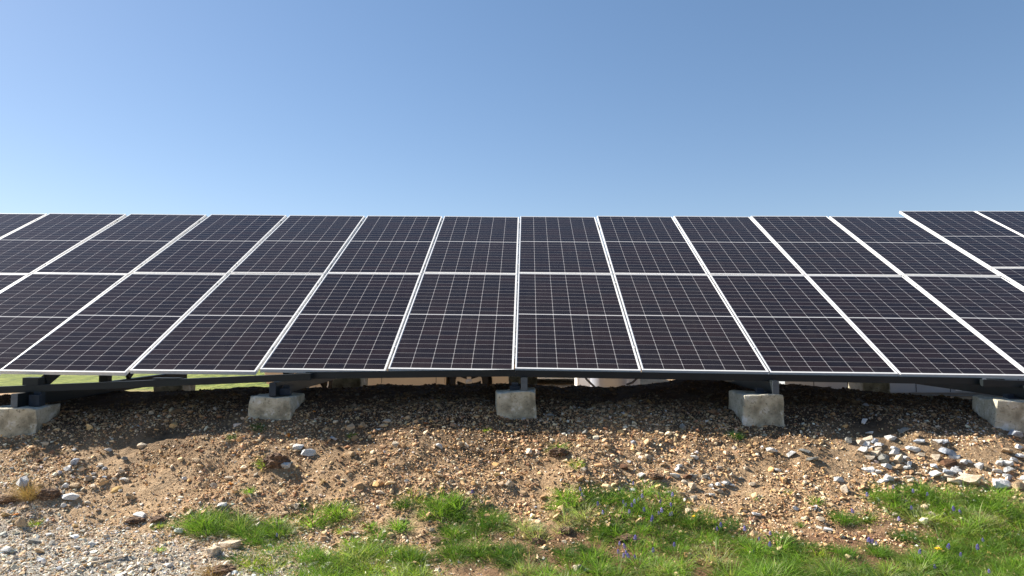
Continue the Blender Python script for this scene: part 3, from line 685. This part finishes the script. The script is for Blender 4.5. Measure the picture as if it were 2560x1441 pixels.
for k in range(30):
    w_ = rr_.uniform(11, 20); rl.append((rr_.uniform(1560, 1880), rr_.uniform(1140, 1240), w_, w_ * rr_.uniform(.6, .9), rr_.choice(['cream', 'cream', 'tan', 'white', 'grey'])))
for k in range(22):
    w_ = rr_.uniform(12, 22); rl.append((rr_.uniform(150, 330), 1160 + rr_.gauss(20, 24), w_, w_ * rr_.uniform(.55, .85), rr_.choice(['cream', 'tan', 'grey-white', 'white'])))
RX, RY, RZ = ground_pt(np.array([r[0] for r in rl]), np.array([r[1] + r[3] * .35 for r in rl]))
def zone(px, py):
    if py > 1275 and px < 700: return 'on the lower left grey gravel'
    if px < 350: return 'below the left edge block'
    if px < 700: return 'below the left centre block'
    if px < 1000: return 'just right of the dark rooty sod'
    if px < 1320: return 'on the bank below the middle block'
    if py > 1240: return 'among the lower right grass'
    if px < 1600: return 'just right below the middle block'
    if px < 1880: return 'in the heap above the flowering grass'
    if px < 2130: return 'below the tall pale block'
    if px < 2320: return 'in the pale rubble, left half'
    return 'in the far right pale rubble'
def shp(r): return 'boulder' if r[2] > 33 and r[3] > 22 else 'flat slab' if r[3] < .55 * r[2] else 'small stone' if r[2] < 19 else 'rock'
groups = {}
for i, r in enumerate(rl):
    if not np.isnan(RX[i]): groups.setdefault((r[4], shp(r), zone(r[0], r[1])), []).append(i)
LABR = {}
for (c, sh, z), ids in groups.items():
    ids.sort(key=lambda i: rl[i][0])
    for n, i in enumerate(ids): LABR[i] = f'{c} {sh} {z}' if len(ids) == 1 else f'{ORD[n]} {c} {sh} from the left {z}'
for i, (px, py, w, hh, c) in enumerate(rl):
    if np.isnan(RX[i]): continue
    x, y, z = RX[i], RY[i], RZ[i]; W = w / F * y * .5; H = hh / F * y * .5; vv = i % 9
    if (vv, c) not in cache: cache[(vv, c)] = rock_mesh(200 + vv, RM[c], 'rock')
    o = bpy.data.objects.new('rock', cache[(vv, c)]); COL.objects.link(o)
    k_ = 1.32 if c in ('white', 'grey-white', 'cream') else 1.15; o.scale = (W * k_, max(W * .8, H) * k_ / 1.1, H * k_); o.rotation_euler = (rng.normal(0, .15), rng.normal(0, .2), rng.choice([0, math.pi]) + rng.normal(0, .35))
    o.location = (x, y, z + H * .35)
    tag(o, LABR[i], 'rock', 'loose rocks lying on the bank')

# ------------------------------------------------------------------ grass
def blades(cx, cy, n, rad, length, width, lean, col, cvar=.18, up=1.0, wind=(-.12, 0)):
    """n blades round each centre; arrays in, arrays out"""
    m = len(cx); N = int(n.sum()); idx = np.repeat(np.arange(m), n)
    a = rng.uniform(0, 6.283, N); rr = rad[idx] * np.sqrt(rng.uniform(0, 1, N))
    x = cx[idx] + rr * np.cos(a); y = cy[idx] + rr * np.sin(a); z = h(x, y) - .004
    L = length[idx] * rng.uniform(.45, 1.15, N); th = lean[idx] * (rr / rad[idx] * .8 + rng.uniform(0, .5, N))
    a2 = a + rng.normal(0, .6, N); dx, dy = np.cos(a2) * np.sin(th) + wind[0], np.sin(a2) * np.sin(th) + wind[1]; dz = np.cos(th) * up
    w = width[idx] * rng.uniform(.7, 1.3, N); sa = rng.uniform(0, 3.1416, N); sx, sy = np.cos(sa) * w / 2, np.sin(sa) * w / 2
    pts = []
    for t, ww in ((0, 1), (.38, .9), (.72, .6), (1.0, 0)):
        px_ = x + dx * L * t + dx * L * .45 * t * t; py_ = y + dy * L * t + dy * L * .45 * t * t; pz = z + dz * L * t - .30 * np.sin(th) * L * t * t
        if ww: pts += [np.stack([px_ - sx * ww, py_ - sy * ww, pz], -1), np.stack([px_ + sx * ww, py_ + sy * ww, pz], -1)]
        else: pts.append(np.stack([px_, py_, pz], -1))
    P = np.stack(pts, 1); C = col[idx] * rng.uniform(1 - cvar, 1 + cvar, (N, 1)) * rng.uniform(.92, 1.08, (N, 3))
    o = (np.arange(N) * 7)[:, None]
    q = np.concatenate([o + np.array([[0, 1, 3, 2]]), o + np.array([[2, 3, 5, 4]])]); t3 = o + np.array([[4, 5, 6]])
    return P.reshape(-1, 3), q, t3, np.repeat(C, 7, 0)
def link_blades(name, parts, mat):
    Vs, Q, T, Cs = [], [], [], []; b = 0
    for v, q, t, c in parts: Vs.append(v); Q.append(q + b); T.append(t + b); Cs.append(c); b += len(v)
    return big_mesh(name, np.concatenate(Vs), [np.concatenate(Q), np.concatenate(T)], mat, np.concatenate(Cs))
GREEN = dict(fine=(.125, .225, .036), broad=(.205, .335, .052), yellow=(.28, .37, .058), dark=(.070, .150, .027), pale=(.34, .38, .17))
# patches: px, py of the ground they stand on, radii in px, density, style
PATCH = [(490, 1312, 75, 22, 1.2, 'broad'), (570, 1315, 60, 20, 1.1, 'fine'), (640, 1320, 70, 26, 1.2, 'fine'), (712, 1355, 76, 22, 1.1, 'fine'), (545, 1332, 26, 7, 1, 'fine'), (625, 1408, 34, 8, .6, 'yellow'), (660, 1425, 50, 12, .5, 'yellow'),
         (820, 1400, 55, 28, 1.2, 'fine'), (900, 1405, 80, 36, 1.0, 'yellow'), (980, 1400, 80, 30, 1.2, 'yellow'), (1060, 1408, 60, 24, 1.1, 'fine'), (860, 1450, 120, 26, 1.1, 'broad'), (1000, 1450, 140, 26, 1.1, 'yellow'),
         (830, 1282, 45, 14, 1, 'broad'), (870, 1292, 38, 16, 1.1, 'broad'), (795, 1302, 40, 12, .8, 'broad'), (1020, 1262, 34, 12, 1.1, 'dark'), (1080, 1268, 60, 20, 1.1, 'fine'), (1140, 1272, 60, 24, 1.1, 'broad'), (1205, 1305, 50, 26, 1.3, 'fine'),
         (1150, 1338, 44, 16, 1.1, 'broad'), (1190, 1336, 40, 16, 1, 'fine'), (1255, 1325, 34, 18, .9, 'dark'), (1150, 1382, 40, 14, 1, 'fine'), (1195, 1394, 50, 18, 1, 'broad'), (1250, 1402, 44, 16, 1, 'dark'), (1225, 1372, 40, 14, 1, 'broad'), (1275, 1432, 40, 12, .9, 'pale'), (1290, 1385, 26, 18, 1, 'dark'), (1350, 1335, 40, 14, .35, 'pale'),
         (1420, 1248, 40, 24, 1.3, 'broad'), (1470, 1255, 45, 20, 1.0, 'fine'), (1540, 1245, 60, 18, .8, 'dark'), (1610, 1248, 60, 22, 1.1, 'broad'), (1665, 1248, 34, 20, 1.1, 'yellow'), (1450, 1300, 50, 20, .7, 'pale'), (1490, 1325, 50, 18, .9, 'dark'), (1560, 1290, 60, 22, .9, 'broad'), (1640, 1290, 60, 24, 1.0, 'yellow'), (1720, 1295, 60, 26, 1.1, 'fine'), (1780, 1318, 46, 16, 1.1, 'dark'), (1510, 1345, 36, 10, 1.3, 'fine'), (1600, 1328, 60, 12, 1.4, 'fine'), (1680, 1345, 36, 20, 1.1, 'fine'),
         (1430, 1385, 46, 16, .9, 'dark'), (1460, 1405, 40, 14, .9, 'broad'), (1400, 1440, 50, 18, 1, 'broad'), (1500, 1425, 50, 26, 1.1, 'broad'), (1550, 1440, 50, 24, 1, 'yellow'), (1600, 1375, 46, 14, .7, 'broad'), (1700, 1370, 44, 20, 1, 'dark'), (1660, 1420, 60, 28, 1.1, 'broad'), (1600, 1455, 90, 20, 1, 'yellow'), (1770, 1365, 36, 14, .9, 'broad'), (1800, 1405, 40, 12, .5, 'pale'),
         (1860, 1365, 40, 14, .8, 'yellow'), (1900, 1385, 46, 18, 1.1, 'broad'), (1870, 1420, 40, 18, 1, 'fine'), (1950, 1415, 56, 28, 1.2, 'fine'), (1900, 1450, 80, 22, 1.1, 'broad'), (2000, 1450, 80, 22, 1.1, 'fine'), (2040, 1400, 50, 20, 1, 'yellow'), (2060, 1440, 50, 20, 1, 'dark'), (2010, 1372, 36, 12, .8, 'dark'),
         (2215, 1250, 46, 24, 1.2, 'broad'), (2270, 1245, 50, 26, 1.3, 'fine'), (2340, 1250, 60, 26, 1.2, 'broad'), (2410, 1255, 60, 24, 1.2, 'fine'), (2480, 1250, 50, 22, 1.1, 'broad'), (2545, 1280, 60, 28, 1.2, 'broad'), (2270, 1275, 50, 14, .8, 'yellow'), (2330, 1290, 60, 20, .9, 'yellow'), (2400, 1300, 60, 24, 1, 'broad'), (2460, 1310, 60, 24, 1, 'pale'), (2530, 1330, 60, 28, 1.1, 'yellow'), (2180, 1300, 30, 10, .7, 'yellow'), (2250, 1300, 40, 8, .5, 'pale'),
         (2360, 1350, 50, 20, .9, 'fine'), (2420, 1360, 60, 26, 1.1, 'yellow'), (2500, 1370, 70, 28, 1.1, 'fine'), (2370, 1395, 50, 22, 1, 'broad'), (2440, 1420, 80, 28, 1.2, 'fine'), (2530, 1430, 70, 30, 1.2, 'broad'), (2330, 1430, 60, 22, 1.1, 'broad'), (2270, 1415, 50, 18, 1.1, 'fine'), (2150, 1450, 80, 18, 1.1, 'fine'), (2200, 1425, 60, 14, .9, 'yellow'), (2110, 1425, 40, 12, .7, 'broad'), (2260, 1455, 80, 20, 1, 'dark'),
         (2640, 1300, 80, 40, 1.2, 'broad'), (2680, 1400, 100, 50, 1.1, 'fine'), (2600, 1470, 150, 40, 1.1, 'broad'), (1300, 1500, 200, 36, .8, 'broad'), (1800, 1520, 400, 40, .9, 'fine'), (2300, 1520, 300, 40, 1, 'broad'), (2780, 1500, 120, 60, 1, 'yellow')]
tx, ty, ts = [], [], []
for px, py, rx, ry, d, st in PATCH:
    n = max(3, int(math.pi * rx * ry / 490 * d)); a = rng.uniform(0, 6.283, n); r_ = np.sqrt(rng.uniform(0, 1, n))
    x, y, z = ground_pt(px + rx * 1.08 * r_ * np.cos(a) + rng.normal(0, 16, n), py + ry * r_ * np.sin(a) + rng.normal(0, 6, n)); k = ~np.isnan(x)
    tx.append(x[k]); ty.append(y[k]); ts += [st if rng.random() < .72 else rng.choice(['fine', 'broad', 'yellow', 'dark', 'pale']) for _ in range(k.sum())]
tx = np.concatenate(tx); ty = np.concatenate(ty); ts = np.array(ts); m = len(tx)
colr = np.array([GREEN[s] for s in ts]) * rng.uniform(.58, 1.28, (m, 1))
fine = np.isin(ts, ['fine', 'dark'])
sz = rng.uniform(.5, 1.35, m)
parts = [blades(tx, ty, np.where(fine, 170, 100), np.where(fine, .050, .055) * sz, np.where(fine, .095, .115) * sz * np.where(ts == 'yellow', .6, 1), np.where(fine, .0020, .0032), np.where(fine, .95, 1.05), colr)]
# short ground cover between the tufts, and yellowed blades
jx, jy = np.repeat(tx, 2) + rng.normal(0, .07, m * 2), np.repeat(ty, 2) + rng.normal(0, .06, m * 2)
parts.append(blades(jx, jy, np.full(m * 2, 16), np.full(m * 2, .05), np.full(m * 2, .035), np.full(m * 2, .005), np.full(m * 2, 1.2), np.repeat(colr, 2, 0) * np.array([1.15, 1.0, 1.0])))
parts.append(blades(tx, ty, np.full(m, 6), np.full(m, .06), np.full(m, .085), np.full(m, .003), np.full(m, 1.1), np.tile([.42, .36, .17], (m, 1))))
gr = link_blades('grass', parts, M['grass'])
tag(gr, 'patchy green spring grass and low herbs at the foot of the bank', 'grass', kind='stuff')

# single tufts that stand apart: px, py of the foot, width, height in px, style, label
TUFT = [(95, 1312, 42, 14, 'yellow', 'thin green tuft beside the tan boulder at the lower left'), (70, 1250, 70, 58, 'dry', 'round dry straw-coloured tuft below the leaning grey rock at the left'), (624, 1236, 28, 18, 'broad', 'small green tuft above the left grass patch'),
        (535, 1436, 46, 44, 'dry', 'dry straw tuft on upturned sod at the bottom left'), (404, 1378, 28, 9, 'yellow', 'tiny green tuft alone on the grey gravel'), (395, 1322, 26, 9, 'yellow', 'tiny green tuft left of the left grass patch'), (760, 1266, 28, 12, 'dark', 'small mossy tuft beside the cream rock above the grass'),
        (926, 1322, 44, 18, 'broad', 'small spreading tuft left of the deep green pompom tuft'), (944, 1350, 48, 34, 'fine', 'dense deep green pompom tuft in front of stones'), (1000, 1330, 66, 36, 'broad', 'wide loose tuft between the two middle grass patches'), (880, 1362, 52, 22, 'broad', 'low loose tuft left of the pompom tuft'), (858, 1330, 34, 18, 'yellow', 'pale green tuft beside the tan slab'),
        (1395, 1122, 44, 24, 'broad', 'bright green tuft on the shadow edge right of the middle block'), (1442, 1162, 42, 18, 'yellow', 'yellow-green tuft below the shadow edge tuft'), (1840, 1094, 34, 22, 'dark', 'dark tuft in shade under the tall pale block'), (646, 1078, 40, 16, 'dark', 'dim green tuft in shade below the left centre block'), (583, 1094, 30, 10, 'dark', 'faint tuft in shade left of the left centre block'),
        (664, 1164, 48, 22, 'yellow', 'half dry tuft on the dark rooty sod left of centre'), (880, 1098, 24, 12, 'yellow', 'small green sprig among stones at the shadow edge'), (1218, 1084, 20, 9, 'yellow', 'tiny green sprig just below the shadow of the middle block'), (2036, 1254, 34, 20, 'broad', 'lone green tuft on the gravel left of the right grass patch'),
        (2112, 1306, 84, 34, 'fine', 'broad dark green cushion tuft at the edge of the reddish soil'), (2000, 1318, 26, 12, 'fine', 'tiny round tuft left of the white stone on the soil'), (2262, 1352, 84, 32, 'dark', 'dark flat cushion tuft on the bare soil at the right'), (1962, 1354, 44, 30, 'fine', 'round fine tuft left of the large cushion tufts'), (2105, 1386, 90, 36, 'fine', 'large fine cushion tuft with violet flowers at its right'), (2205, 1394, 80, 42, 'fine', 'large leaning cushion tuft under the violet flowers'),
        (1350, 1330, 40, 28, 'pale', 'sparse pale tuft on soil between the middle grass patches'), (1395, 1335, 34, 30, 'pale', 'sparse upright tuft left of the brown clod'), (1290, 1380, 44, 30, 'dark', 'dark tuft right of the middle bottom grass'), (790, 1272, 26, 10, 'yellow', 'little yellow-green tuft left of the bright twin tufts'), (1975, 1238, 30, 10, 'pale', 'thin pale herb on gravel right of the stone heap'), (1890, 1250, 40, 14, 'pale', 'grey-green herb below the white stones of the heap')]
for px, py, w, hh, st, lab in TUFT:
    x, y, z = [float(q[0]) for q in ground_pt(np.array([px]), np.array([py - 3]))]
    if math.isnan(x): continue
    Wd = w / F * y; Hd = hh / F * y; k = 1; a1 = np.array
    c = (.36, .24, .12) if st == 'dry' else GREEN[st]; n = int(np.clip(Wd * 2600, 90, 620)) if st in ('fine', 'dark', 'dry') else int(np.clip(Wd * 1100, 50, 260))
    if st == 'pale': n //= 2
    sub = max(1, int(Wd / .09)); cxs = x + np.linspace(-.5, .5, sub + 2)[1:-1] * Wd * .75; cys = y + rng.normal(0, .015, sub)
    p = blades(cxs, cys, np.full(sub, n // sub), np.full(sub, max(.02, Wd / sub * .36)), np.full(sub, max(Hd * 1.0, .035)), np.full(sub, .002 if st in ('fine', 'dark', 'dry') else .004), np.full(sub, .95), np.tile(c, (sub, 1)))
    v = p[0] - np.array([x, y, z]); o = link_blades('grass_tuft', [(v, *p[1:])], M['dry'] if st == 'dry' else M['grass']); o.location = (x, y, z)
    tag(o, lab, 'grass tuft', 'grass tufts standing apart')

# sods and clods of dark soil
def clod(px, py, w, hh, lab, rooty=False):
    x, y, z = [float(q[0]) for q in ground_pt(np.array([px]), np.array([py]))]; Wd = w / F * y / 2; Hd = hh / F * y / 2
    bm = bmesh.new(); bmesh.ops.create_icosphere(bm, subdivisions=4, radius=1); from mathutils import noise
    for v in bm.verts:
        q = v.co.copy(); k = 1 + .35 * noise.noise(q * 1.7 + Vector((px, 0, 0))) + .22 * noise.noise(q * 4 + Vector((px, 3, 0))) + .16 * noise.noise(q * 9) + .10 * noise.noise(q * 20)
        v.co = Vector((q.x * Wd * k, q.y * Wd * .7 * k, q.z * Hd * k))
    root = empty('soil_clod', (x, y, z + Hd * .2)); me = bpy.data.meshes.new('earth'); bm.to_mesh(me); bm.free(); me.materials.append(M['clod'])
    o = bpy.data.objects.new('earth', me); COL.objects.link(o); o.parent = root
    if rooty:
        n = 90; p = blades(np.array([x]), np.array([y - Wd * .3]), np.array([n]), np.array([Wd * .9]), np.array([.05]), np.array([.0018]), np.array([1.7]), np.array([[.17, .10, .055]]), up=-.2)
        o = link_blades('roots', [(p[0] - np.array([x, y, z - .0]) + np.array([0, 0, Hd * .5]), *p[1:])], M['dry']); o.parent = root
    tag(root, lab, 'soil clod', 'dark clods of soil')
clod(122, 1240, 56, 30, 'large dark brown clod of soil right of the dry tuft at the left', True); clod(20, 1252, 50, 22, 'brown clod cut by the left edge below the bank'); clod(340, 1303, 44, 16, 'brown clod at the left end of the left grass patch', True); clod(395, 1300, 40, 16, 'small dark clod touching the left grass patch')
clod(560, 1430, 60, 24, 'reddish brown clod at the bottom beside the dry straw tuft', True); clod(690, 1160, 60, 40, 'dark rooty sod left of centre under the half dry tuft', True); clod(1397, 1136, 44, 24, 'dark rooty sod under the bright tuft at the shadow edge', True); clod(1345, 1360, 34, 22, 'brown clod among sparse tufts in the lower middle')
clod(1100, 1352, 46, 14, 'dark low clod beside the middle grass patch'); clod(1415, 1330, 34, 18, 'brown clod at the left of the flowering grass'); clod(1570, 1348, 60, 14, 'dark soil clod under the flowering grass', True); clod(1640, 1195, 34, 16, 'brown clod in the stone heap'); clod(2372, 1160, 38, 22, 'reddish clod among the pale rubble', True)

# ------------------------------------------------------------------ flowers
def make_flower(seed):
    rs = random.Random(seed); root = empty('grape_hyacinth'); s = MB(); s.tube([(0, 0, 0), (.002, 0, .03), (.001, .001, .062)], .0016, 5); s.build('stem', M['stem'], root)
    b = MB()
    for k in range(26):
        zz = .055 + .036 * k / 26; rr = .0095 * math.sin(math.pi * (.25 + .72 * k / 26)); a = k * 2.4
        c = Vector((rr * math.cos(a), rr * math.sin(a), zz)); q = .0042
        b.add([c + Vector(d) * q for d in ((1, 0, 0), (-1, 0, 0), (0, 1, 0), (0, -1, 0), (0, 0, 1), (0, 0, -1))], [(0, 2, 4), (2, 1, 4), (1, 3, 4), (3, 0, 4), (2, 0, 5), (1, 2, 5), (3, 1, 5), (0, 3, 5)])
    b.build('bloom', M['petal'], root); l = MB()
    for a in (0, 2.1, 4.0):
        d = Vector((math.cos(a), math.sin(a), 0)); n = Vector((-d.y, d.x, 0)) * .002
        pts = [Vector((0, 0, 0)), d * .02 + Vector((0, 0, .035)), d * .05 + Vector((0, 0, .05)), d * .075 + Vector((0, 0, .04))]
        vs = []; [vs.extend([p - n * (1 - i / 4), p + n * (1 - i / 4)]) for i, p in enumerate(pts)]
        l.add(vs, [(0, 1, 3, 2), (2, 3, 5, 4), (4, 5, 7, 6)])
    l.build('leaves', M['stem'], root); return root
z3 = [(570, 717), (572, 765), (708, 840), (907, 820), (918, 835), (985, 845), (1000, 825), (1027, 790), (1065, 780), (993, 665), (1205, 805), (1300, 843), (750, 918), (955, 905), (1080, 890), (1200, 905), (1225, 903), (1285, 912), (1308, 910), (1132, 972), (1145, 960), (1700, 1022), (1675, 1035), (1908, 1057), (880, 1160), (993, 1127), (945, 1197), (870, 1238), (910, 1268), (940, 1245), (957, 1268), (1023, 1267), (1150, 1228), (1325, 1180), (2030, 1127), (1310, 768)]
z4 = [(815, 762), (1018, 697), (1165, 868), (1300, 758), (1190, 730), (1525, 890), (1585, 902), (714, 902), (22, 1075), (806, 1140), (832, 1145), (850, 1158), (890, 1155), (1070, 967), (1452, 1192), (1560, 1253), (1228, 1240), (1365, 1360), (1815, 1392), (1715, 1212), (1768, 1122), (12, 1180)]
fl = [(1280 + a / 3.267, 1000 + b / 3.267) for a, b in z3] + [(1920 + a / 3.267, 1000 + b / 3.267) for a, b in z4] + [(640 + a / 3.267, 1000 + b / 3.267) for a, b in [(178, 1088), (1768, 738)]]
def fzone(px, py):
    if px < 1000: return 'in the left grass patch'
    if px < 1260: return 'at the top of the middle grass patch'
    if px < 1700 and py < 1250: return 'at the back of the flowering patch'
    if px < 1700 and py < 1320: return 'at the front of the flowering patch'
    if px < 1700: return 'in clumps below the flowering patch'
    if px < 1950: return 'just right of the flowering patch'
    if py < 1300: return 'in the tall right grass'
    if px < 2220: return 'above the large cushion tufts'
    return 'in the lower right corner grass'
fg = {}
for i, (px, py) in enumerate(fl): fg.setdefault(fzone(px, py), []).append(i)
LF = {}
for z, ids in fg.items():
    ids.sort(key=lambda i: fl[i][0])
    for n, i in enumerate(ids):
        LF[i] = f'violet flower spike {z}' if len(ids) == 1 else f'{ORD[n] if n < 12 else str(n + 1) + "th"} violet flower spike from the left {z}'
protos = []
fp = make_flower(1); used = False
for i, (px, py) in enumerate(fl):
    x, y, z = [float(q[0]) for q in ground_pt(np.array([px]), np.array([py + 22.]))]
    if math.isnan(x): continue
    o = copy_tree(fp) if used else fp; used = True
    s = rng.uniform(.62, .9); o.location = (x, y, z - .002); o.scale = (s, s, s); o.rotation_euler = (rng.normal(0, .12), rng.normal(0, .12), rng.uniform(0, 6.28))
    tag(o, LF[i], 'flower', 'violet flower spikes in the grass')
def dandelion(px, py, sc, lab):
    x, y, z = [float(q[0]) for q in ground_pt(np.array([px]), np.array([py + 18.]))]; root = empty('yellow_flower', (x, y, z)); s = MB(); s.tube([(0, 0, 0), (0, 0, .055)], .0015, 5); s.build('stem', M['stem'], root)
    b = MB()
    for ring, (r0, zz, n) in enumerate(((.017, .057, 16), (.012, .061, 12), (.007, .064, 8))):
        for k in range(n):
            a = 6.283 * k / n + ring * .3; d = Vector((math.cos(a), math.sin(a), 0)); t = Vector((-d.y, d.x, 0)) * .0022
            b.add([Vector((0, 0, zz - .004)) - t * .5, Vector((0, 0, zz - .004)) + t * .5, d * r0 * sc + t + Vector((0, 0, zz)), d * r0 * sc - t + Vector((0, 0, zz))], [(0, 1, 2, 3)])
    b.build('bloom', M['yellow'], root); tag(root, lab, 'flower', 'yellow flowers in the grass')
dandelion(1735, 1293, .8, 'small yellow flower in the grass among violet spikes right of centre'); dandelion(2346, 1377, 1.3, 'bright yellow flower at the lower right, larger of the two')
# sticks on the grey gravel
def stick(a, b, r, lab):
    p = [ground_pt(np.array([a[0] + (b[0] - a[0]) * t]), np.array([a[1] + (b[1] - a[1]) * t])) for t in (0, .3, .6, 1)]
    pts = [Vector((float(q[0][0]), float(q[1][0]), float(q[2][0]) + .012)) for q in p]; o0 = pts[0].copy(); m = MB(); m.tube([q - o0 for q in pts], [r, r * .9, r * .7, r * .3], 7)
    o = m.build('stick', M['twig'], None); o.location = o0; tag(o, lab, 'stick', 'dry sticks on the ground')
stick((228, 1412), (318, 1394), .006, 'long pale dry stick on the grey gravel'); stick((2, 1436), (32, 1416), .007, 'short pale stick at the bottom left corner')
